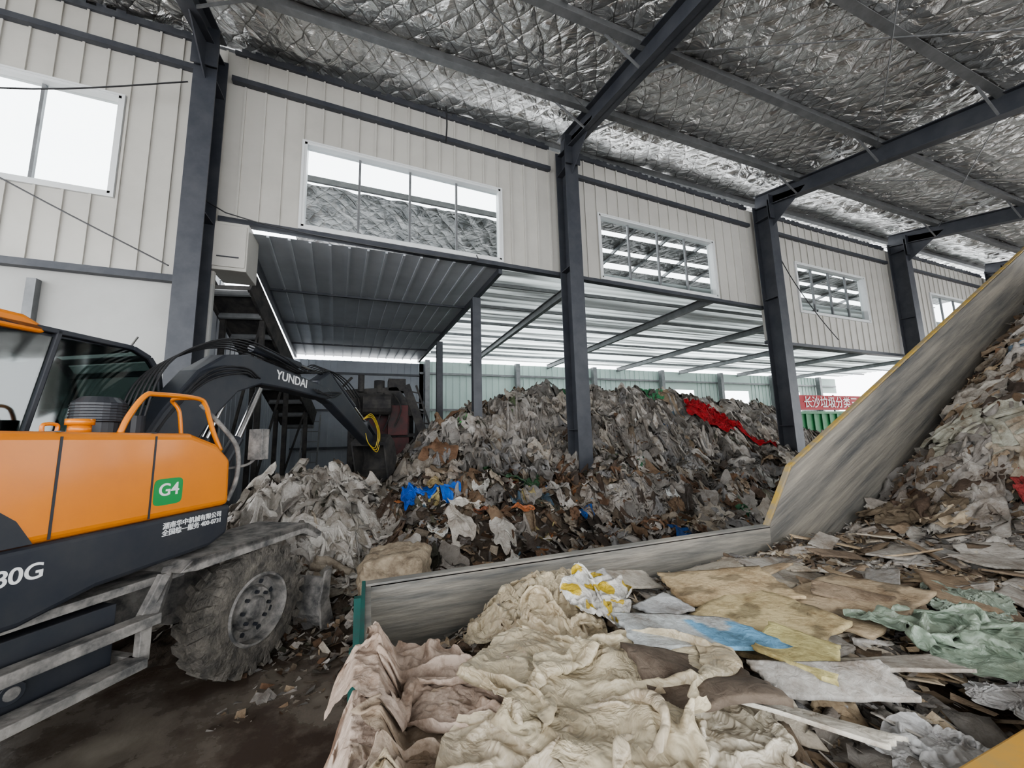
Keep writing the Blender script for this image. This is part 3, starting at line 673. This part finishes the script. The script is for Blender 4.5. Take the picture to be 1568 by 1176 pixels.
sheet(2.9,1.2,.28,.3,(.26,.31,.26),1,.08,asp=.6)
sheet(2.15,.74,.22,-.2,(.44,.44,.44),2,.06,asp=.5)
sheet(1.48,.70,.24,-.1,(.48,.48,.48),6,.05,asp=.5,up=2,crink=.008)
sheet(.40,1.30,.30,-.9,(.40,.33,.26),5,.05,0)
# pinkish rag over the left rim
sheet(.24,1.50,.36,-.75,PK,7,.07,0,1.0,.62,up=2,crink=.012)
sheet(.02,1.22,.30,.9,PK,6,.02,0,.9,.7,up=2,crink=.010)
# cream sack heap at the far edge
sheet(.72,2.02,.28,1.2,(.48,.42,.31),7,.05,1,1.1,.75,up=2,crink=.012)
sheet(.96,2.00,.30,.5,CR,6,.06,1,1.2,.85,up=2,crink=.012)
sheet(.84,1.66,.28,1.2,CR,7,.10,1,1.1,.7,up=2,crink=.012)
def printed(A,Bb,c):
    mk=(np.sin(A*8+1)*np.sin(Bb*6)>.35); c=c.copy(); c[mk]=(.50,.37,.05); return c
sheet(1.06,1.72,.19,.9,(.58,.58,.56),7,.15,1,1.0,.8,colfn=printed,up=2,crink=.008)
# big cream tarpaulin in the near left
sheet(.46,.90,.38,-.35,(.50,.44,.34),7,.10,1,1.0,.8,up=2,crink=.013)
sheet(.14,.92,.30,.3,(.49,.41,.34),6,.06,0,1,.8,up=2,crink=.01)
sheet(.86,.86,.30,-.5,(.50,.46,.38),6,.09,1,1.0,.65,up=2,crink=.012)
sheet(.70,1.22,.52,-.85,(.53,.47,.35),6,.13,1,.9,.62,up=2,crink=.015)
sheet(.02,.98,.22,1.9,(.50,.42,.35),7,.03,0,.9,.7,up=2,crink=.008)
sheet(-.02,.72,.2,.9,(.48,.42,.36),1,.01,0,1,.7)
for (x,y,s,c) in [(5.0,1.9,.4,(.28,.26,.24)),(5.6,1.8,.55,(.36,.36,.31)),(5.3,1.4,.4,(.38,.34,.28)),(6.3,1.9,.5,(.34,.32,.29)),(7.2,1.8,.4,(.13,.18,.23)),(6.8,1.5,.4,(.10,.15,.09)),(8.2,1.9,.5,(.28,.26,.24)),(4.9,1.5,.14,(.36,.06,.06)),(4.6,2.1,.35,(.15,.12,.085))]:
    sheet(x,y,s,r.rand()*6,c,6+r.randint(2),.08,0,1.0,.7,up=1,crink=.012)
ld.build('waste_load')
# ------------------------------------------------------------------ wheeled excavator
O=(-2.38,3.19,0); ex=empty('wheeled_excavator',O,math.radians(-27))
CH=math.radians(-7)
def rotc(x,y,z): c,s=math.cos(CH),math.sin(CH); return (x*c-y*s,x*s+y*c,z)
WR=.48; FY=1.42
def wheel(nm,sx,cy):
    b=B(); c=(sx*.82,cy,WR); o=sx; q_=WR/.5
    prof=[(-.13,.27),(-.135,.36),(-.125,.43),(-.10,.47),(0,.478),(.10,.47),(.125,.43),(.135,.36),(.13,.27)]
    b.lathe([(p*1.0,q*q_) for p,q in prof],c,56,0)
    for k in range(22):
        for s in (-1,1):
            t=2*math.pi*(k+(.5 if s>0 else 0))/22
            def P(x,dt,rr_): 
                a=t+dt; return (c[0]+x,c[1]+rr_*q_*math.cos(a),c[2]+rr_*q_*math.sin(a))
            d=.075; x0=s*.02;x1=s*.128; sk=.05
            vs=[P(x0,-d+sk,.465),P(x0,d+sk,.465),P(x1,d-sk,.455),P(x1,-d-sk,.455),P(x0,-d*.8+sk,.503),P(x0,d*.8+sk,.503),P(x1*1.02,d*.8-sk,.495),P(x1*1.02,-d*.8-sk,.495),P(x1*1.06,d*.7-sk,.40),P(x1*1.06,-d*.7-sk,.40)]
            b.add(vs,[(0,1,2,3),(7,6,5,4),(0,4,5,1),(1,5,6,2),(3,7,4,0),(6,8,9,7),(2,8,6),(3,7,9),(2,3,9,8)],0)
    b.lathe([(o*.13,.27),(o*.145,.258),(o*.14,.245),(o*.06,.235),(o*.05,.17),(o*.085,.15),(o*.085,.09),(o*.12,.075),(o*.125,.0)],c,40,1)
    b.lathe([(-o*.13,.26),(-o*.10,.24),(-o*.02,.2),(-o*.02,.0)],c,40,1)
    for k in range(8):
        t=2*math.pi*k/8; y=c[1]+.12*math.cos(t);z=c[2]+.12*math.sin(t)
        b.cyl((c[0]+o*.08,y,z),(c[0]+o*.11,y,z),.014,seg=8,m=2)
        t=2*math.pi*(k+.5)/8; y=c[1]+.195*math.cos(t);z=c[2]+.195*math.sin(t)
        b.cyl((c[0]+o*.045,y,z),(c[0]+o*.056,y,z),.022,seg=10,m=2)
    b.xf(rotc); b.build(nm,[M_tyre,M_dusty,M_black],ex,smooth=False)
for i,(sx,cy) in enumerate([(1,FY),(-1,FY),(1,-1.2),(-1,-1.2)]): wheel('wheel_%d'%(i+1),sx,cy)
b=B()
b.prism([(-1.9,.5),(-2.0,.8),(-1.8,.95),(1.9,.95),(2.1,.8),(2.0,.5)],-.38,.38,0)
for y in (-1.2,FY): b.beam((-.75,y,.5),(.75,y,.5),.16,.18,0); b.cyl((-.12,y,.5),(.12,y,.5),.2,m=0)
for s in (-1,1):
    D=.24
    b.prism([(.50+D,.97),(.58+D,1.03),(1.62+D,1.05),(1.80+D,.93),(1.78+D,.89),(1.58+D,1.01),(.62+D,.99)],*(sorted((s*.42,s*1.0))),m=0)
    b.prism([(.50+D,.97),(.58+D,1.03),(1.62+D,1.05),(1.80+D,.93),(1.74+D,.88),(1.56+D,.97),(.62+D,.95)],*(sorted((s*.985,s*1.0))),m=0)
    b.prism([(-1.9,.98),(-1.62,1.08),(-.62,1.06),(-.5,.98),(-.66,1.0),(-1.6,1.03)],*(sorted((s*.42,s*1.0))),m=0)
    b.box(*sorted((s*.38,s*.90)),-.45,.85,.92,.97,0)
    b.beam((s*1.03,-1.9,.77),(s*1.03,.60,.77),.10,.06,0); b.beam((s*1.05,-1.9,.565),(s*1.05,.52,.565),.14,.05,0)
    for y in (.54,-.35,-.6): b.beam((s*1.03,y,.55),(s*1.03,y,.79),.06,.05,0)
    b.beam((s*1.03,.58,.77),(s*.85,.78,.98),.06,.06,0); b.beam((s*.98,.56,.78),(s*.98,.66,.99),.05,.05,0)
    b.box(*sorted((s*.45,s*.94)),-.62,.45,.55,.9,1)
    b.cyl((s*.94,.05,.66),(s*.97,.05,.66),.05,m=1); b.cyl((s*.965,.05,.66),(s*.975,.05,.66),.03,m=0)
b.beam((-1.03,.52,.565),(1.03,.52,.565),.05,.05,0)
BD=.12
bl=[(1.98+BD,.04),(1.92+BD,.16),(1.92+BD,.34),(1.99+BD,.48),(2.03+BD,.48),(1.97+BD,.34),(1.97+BD,.16),(2.06+BD,.02)]
b.prism(bl,-1.03,1.03,0)
for s in (-1,1):
    b.prism([(1.92+BD,.03),(1.88+BD,.30),(1.95+BD,.56),(2.03+BD,.56),(2.01+BD,.30),(2.10+BD,.02)],s*1.03-.012,s*1.03+.012,0)
    b.beam((s*.4,1.6,.5),(s*.4,1.95+BD,.3),.1,.14,0)
b.cyl((0,1.9,.75),(0,1.95+BD,.35),.05,m=1)
b.xf(rotc); b.build('chassis',[M_dusty,M_black],ex,bevel=.01)
b=B(); b.cyl((0,0,.93),(0,0,1.04),.55,seg=32); b.box(-1.0,.3,-1.5,1.0,1.03,1.3); b.build('turntable',[M_black],ex,bevel=.02)
b=B(); b.prism([(-1.55,1.33),(-1.6,1.6),(-1.5,1.9),(.70,1.88),(.92,1.80),(1.05,1.68),(1.06,1.33)],.18,1.0)
b.build('engine_hood',[M_orange],ex,bevel=.045,segs=4,smooth=False)
b=B(); b.prism([(-1.55,1.0),(-1.62,1.2),(-1.6,1.335),(1.07,1.335),(1.05,1.12),(.9,1.06),(.2,1.03),(-.1,.96)],.16,1.005)
b.prism([(-1.95,1.0),(-2.0,1.3),(-1.9,1.75),(-1.5,1.85),(-1.3,1.0)],-1.0,1.0)
b.build('lower_skirt',[M_black],ex,bevel=.03,segs=3)
b=B()
for y in (-.03,.45): b.box(1.0,1.0025,y-.006,y+.006,1.345,1.86)
b.box(.2,1.0,.447,.453,1.878,1.885); b.box(.2,1.0,-.035,-.025,1.884,1.890)
b.prism([(-.9,1.34),(-.09,1.34),(-.16,1.46),(-.32,1.60),(-.9,1.62)],1.0,1.003)
b.build('hood_seams',[M_black],ex)
side=Matrix(((0,0,1,0),(1,0,0,0),(0,1,0,0),(0,0,0,1)))
def sidetext(nm,t,size,x,y,z,mt,tilt=0): return text(nm,t,size,Matrix.Translation((x,y,z))@side@Matrix.Rotation(tilt,4,'Z'),mt,ex)
sidetext('model_letters','80G',.105,1.007,-.125,1.205,M_decal)
sidetext('small_print','\u6e56\u5357\u534e\u4e2d\u673a\u68b0\u6709\u9650\u516c\u53f8\n\u5168\u56fd\u7edf\u4e00\u670d\u52a1 400-0731',.044,1.007,.76,1.255,M_decal)
b=B()
q=[]
for k in range(24):
    t=2*math.pi*k/24; e=.35
    q.append((.56+.095*math.copysign(abs(math.cos(t))**e,math.cos(t)),1.50+.085*math.copysign(abs(math.sin(t))**e,math.sin(t))))
b.prism(q,1.0,1.004); b.build('logo_plate',[M_green],ex)
sidetext('logo_letters','G4',.11,1.006,.56,1.51,M_decal)
b=B(); b.cyl((.62,.40,1.88),(.62,.40,1.96),.10,seg=20); b.cyl((.62,.40,1.96),(.62,.40,2.08),.13,seg=24); b.cyl((.62,.40,2.08),(.62,.40,2.12),.13,.09,seg=24)
for k in range(6): b.cyl((.62,.40,1.97+.018*k),(.62,.40,1.975+.018*k),.137,seg=24)
b.cyl((.5,.7,1.86),(.5,.7,2.02),.07,seg=16); b.build('air_precleaner',[M_black],ex,bevel=.004)
b=B(); b.cyl((.8,.18,1.88),(.8,.18,1.93),.05,seg=16); b.cyl((.8,.18,1.93),(.8,.18,1.965),.062,seg=16)
for y in (-.18,.08): b.tube([(.75,y-.03,1.88),(.75,y-.03,1.93),(.75,y+.03,1.93),(.75,y+.03,1.88)],.01)
b.tube([(.92,.30,1.88),(.92,.34,1.99),(.92,.42,2.12),(.92,.5,2.14),(.92,.78,2.14),(.92,.86,2.09),(.92,.94,1.9),(.94,1.0,1.75)],.017)
b.tube([(.92,.78,2.14),(.7,.80,2.14),(.7,.86,2.05),(.7,.9,1.8)],.014)
b.build('handrails',[M_orange],ex,smooth=True)
b=B(); b.tube([(.9,.84,2.1),(.97,1.06,1.85),(.98,1.13,1.7),(.98,1.12,1.5),(.98,1.05,1.36)],.018)
b.tube([(.9,1.05,1.6),(.95,1.25,1.62),(.98,1.32,1.68)],.012)
b.prism([(1.28,1.66),(1.36,1.66),(1.36,1.92),(1.28,1.92)],.93,1.06); b.build('side_mirror',[M_dusty],ex,bevel=.02)
b=B()
fr=[(-.5,1.2),(-.5,2.55),(-.40,2.66),(1.08,2.64),(1.22,2.58),(1.31,2.46),(1.36,2.2),(1.38,1.3),(1.3,1.2)]
for x in (-.97,-.06):
    n=len(fr)
    for i in range(n):
        p,q=fr[i],fr[(i+1)%n]; b.beam((x,p[0],p[1]),(x,q[0],q[1]),.04,.06,0,up=(1,0,0))
    b.beam((x,.36,1.2),(x,.58,2.66),.035,.06,0,up=(1,0,0)); b.beam((x,-.5,1.88),(x,1.36,1.80),.04,.04,0,up=(1,0,0))
for p in fr: b.beam((-.97,p[0],p[1]),(-.06,p[0],p[1]),.05,.05,0)
b.box(-.98,-.05,-.5,1.36,1.18,1.75,0); b.box(-.95,-.08,-.45,1.08,2.60,2.64,0)
b.box(-.78,-.3,.0,.5,1.7,1.9,0); b.prism([(.0,1.85),(.12,1.85),(.02,2.5),(-.12,2.5)],-.75,-.33,0)
b.tube([(-.75,.75,1.75),(-.7,.85,2.05)],.02); b.cyl((-.55,.78,1.95),(-.53,.76,1.97),.18,seg=20)
b.build('cab_frame',[M_black],ex,bevel=.01)
b=B(); b.prism([(-.55,2.60),(-.5,2.69),(-.3,2.74),(.38,2.72),(.50,2.66),(.50,2.61)],-1.0,-.03); b.build('cab_roof_cover',[M_orange],ex,bevel=.03,segs=3)
b=B()
gp=[(-.48,1.75),(-.48,2.57),(1.08,2.62),(1.20,2.57),(1.30,2.44),(1.35,2.2),(1.36,1.75)]
b.prism(gp,-.055,-.05); b.prism(gp,-.98,-.975)
b.add([(-.95,1.26,2.55),(-.08,1.26,2.55),(-.08,1.37,2.2),(-.95,1.37,2.2),(-.08,1.385,1.4),(-.95,1.385,1.4)],[(0,1,2,3),(3,2,4,5)])
b.build('cab_glass',[M_cabglass],ex)
b=B(); b.tube([(-.1,1.1,2.66),(-.1,1.15,2.76)],.008); b.cyl((-.3,.7,2.66),(-.3,.7,2.72),.03); b.build('cab_eyebolts',[M_chrome],ex)
BX=.22
top=[(.80,1.62),(1.05,2.08),(1.35,2.48),(1.62,2.68),(1.90,2.74),(2.3,2.70),(3.35,2.56),(3.45,2.50)]
bot=[(3.45,2.42),(3.32,2.39),(2.5,2.44),(2.1,2.44),(1.80,2.32),(1.52,2.02),(1.25,1.60),(1.0,1.35),(.80,1.42)]
b=B(); b.prism(top+bot,BX-.11,BX+.11); b.box(BX-.2,BX-.15,.6,1.15,1.0,1.7); b.box(BX+.15,BX+.2,.6,1.15,1.0,1.7); b.box(BX-.2,BX+.2,.9,1.3,1.0,1.3)
b.build('boom',[M_black],ex,bevel=.02)
b=B(); b.prism([(3.15,2.64),(3.42,2.80),(3.62,2.66),(4.78,1.90),(4.85,1.76),(4.70,1.72),(3.50,2.34),(3.22,2.42)],BX-.085,BX+.085); b.build('arm',[M_black],ex,bevel=.02)
b=B()
b.cyl((BX,2.05,2.85),(BX,2.85,2.80),.045,m=0); b.cyl((BX,2.85,2.80),(BX,3.38,2.76),.025,m=1)
for s in (-1,1): b.cyl((BX+s*.18,1.30,1.15),(BX+s*.18,1.75,1.85),.055,m=0); b.cyl((BX+s*.18,1.75,1.85),(BX+s*.18,2.0,2.38),.03,m=1)
b.cyl((BX,3.6,2.76),(BX,4.25,2.36),.04,m=0); b.cyl((BX,4.25,2.36),(BX,4.65,2.12),.022,m=1)
b.beam((BX,4.65,2.12),(BX,4.98,1.9),.12,.05); b.beam((BX,4.65,2.12),(BX,4.6,1.84),.12,.05)
b.build('hydraulic_cylinders',[M_black,M_chrome],ex)
bk=[(4.75,1.76),(4.98,1.90),(5.18,1.76),(5.30,1.46),(5.2,1.22),(4.94,1.12),(4.98,1.16),(5.14,1.26),(5.22,1.46),(5.12,1.70),(4.97,1.82),(4.77,1.70)]
b=B(); b.prism(bk,BX-.30,BX+.30)
for s in (-1,1): b.prism([(4.75,1.76),(4.98,1.90),(5.18,1.76),(5.30,1.46),(5.2,1.22),(4.94,1.12),(4.86,1.4)],BX+s*.30-.015,BX+s*.30+.015)
for k in range(5): x=BX-.26+k*.13; b.prism([(4.96,1.17),(4.78,1.08),(4.96,1.11)],x-.025,x+.025)
b.build('bucket',[M_mach],ex,bevel=.008)
b=B()
for k in range(6):
    x=BX-.12+.05*k
    b.tube([(x,.85,1.7),(x,1.0,2.3+.02*k),(x,1.35,2.62+.02*k),(x,1.8,2.80+.015*k),(x,2.35,2.77+.01*k),(x,2.9,2.70),(x,3.35,2.90-.02*k),(x,3.8,2.72),(x,4.2,2.5)],.009)
for k in range(3):
    b.tube([(BX+.13,1.95+.05*k,2.50),(BX+.15,1.8,2.52+.03*k),(BX+.15,1.4,2.38+.04*k),(BX+.2,1.0,2.0),(BX+.22,.8,1.6)],.010)
    b.tube([(BX+.12,3.0+.05*k,2.50),(BX+.16,3.1+.05*k,2.45),(BX+.16,3.4,2.50-.04*k),(BX+.12,3.7,2.52)],.008)
b.build('hydraulic_hoses',[M_hose],ex,smooth=True)
b=B()
for k in range(3): b.tube([(BX+.12,4.35,2.15),(BX+.2,4.5,2.18+.03*k),(BX+.22,4.68+.04*k,1.95),(BX+.2,4.65+.04*k,1.68-.04*k),(BX+.15,4.5,1.75),(BX+.12,4.45,1.92)],.006)
b.build('yellow_hoses',[M_yhose],ex,smooth=True)
sidetext('boom_letters','YUNDAI',.15,BX+.113,2.60,2.565,M_decal,-.08)
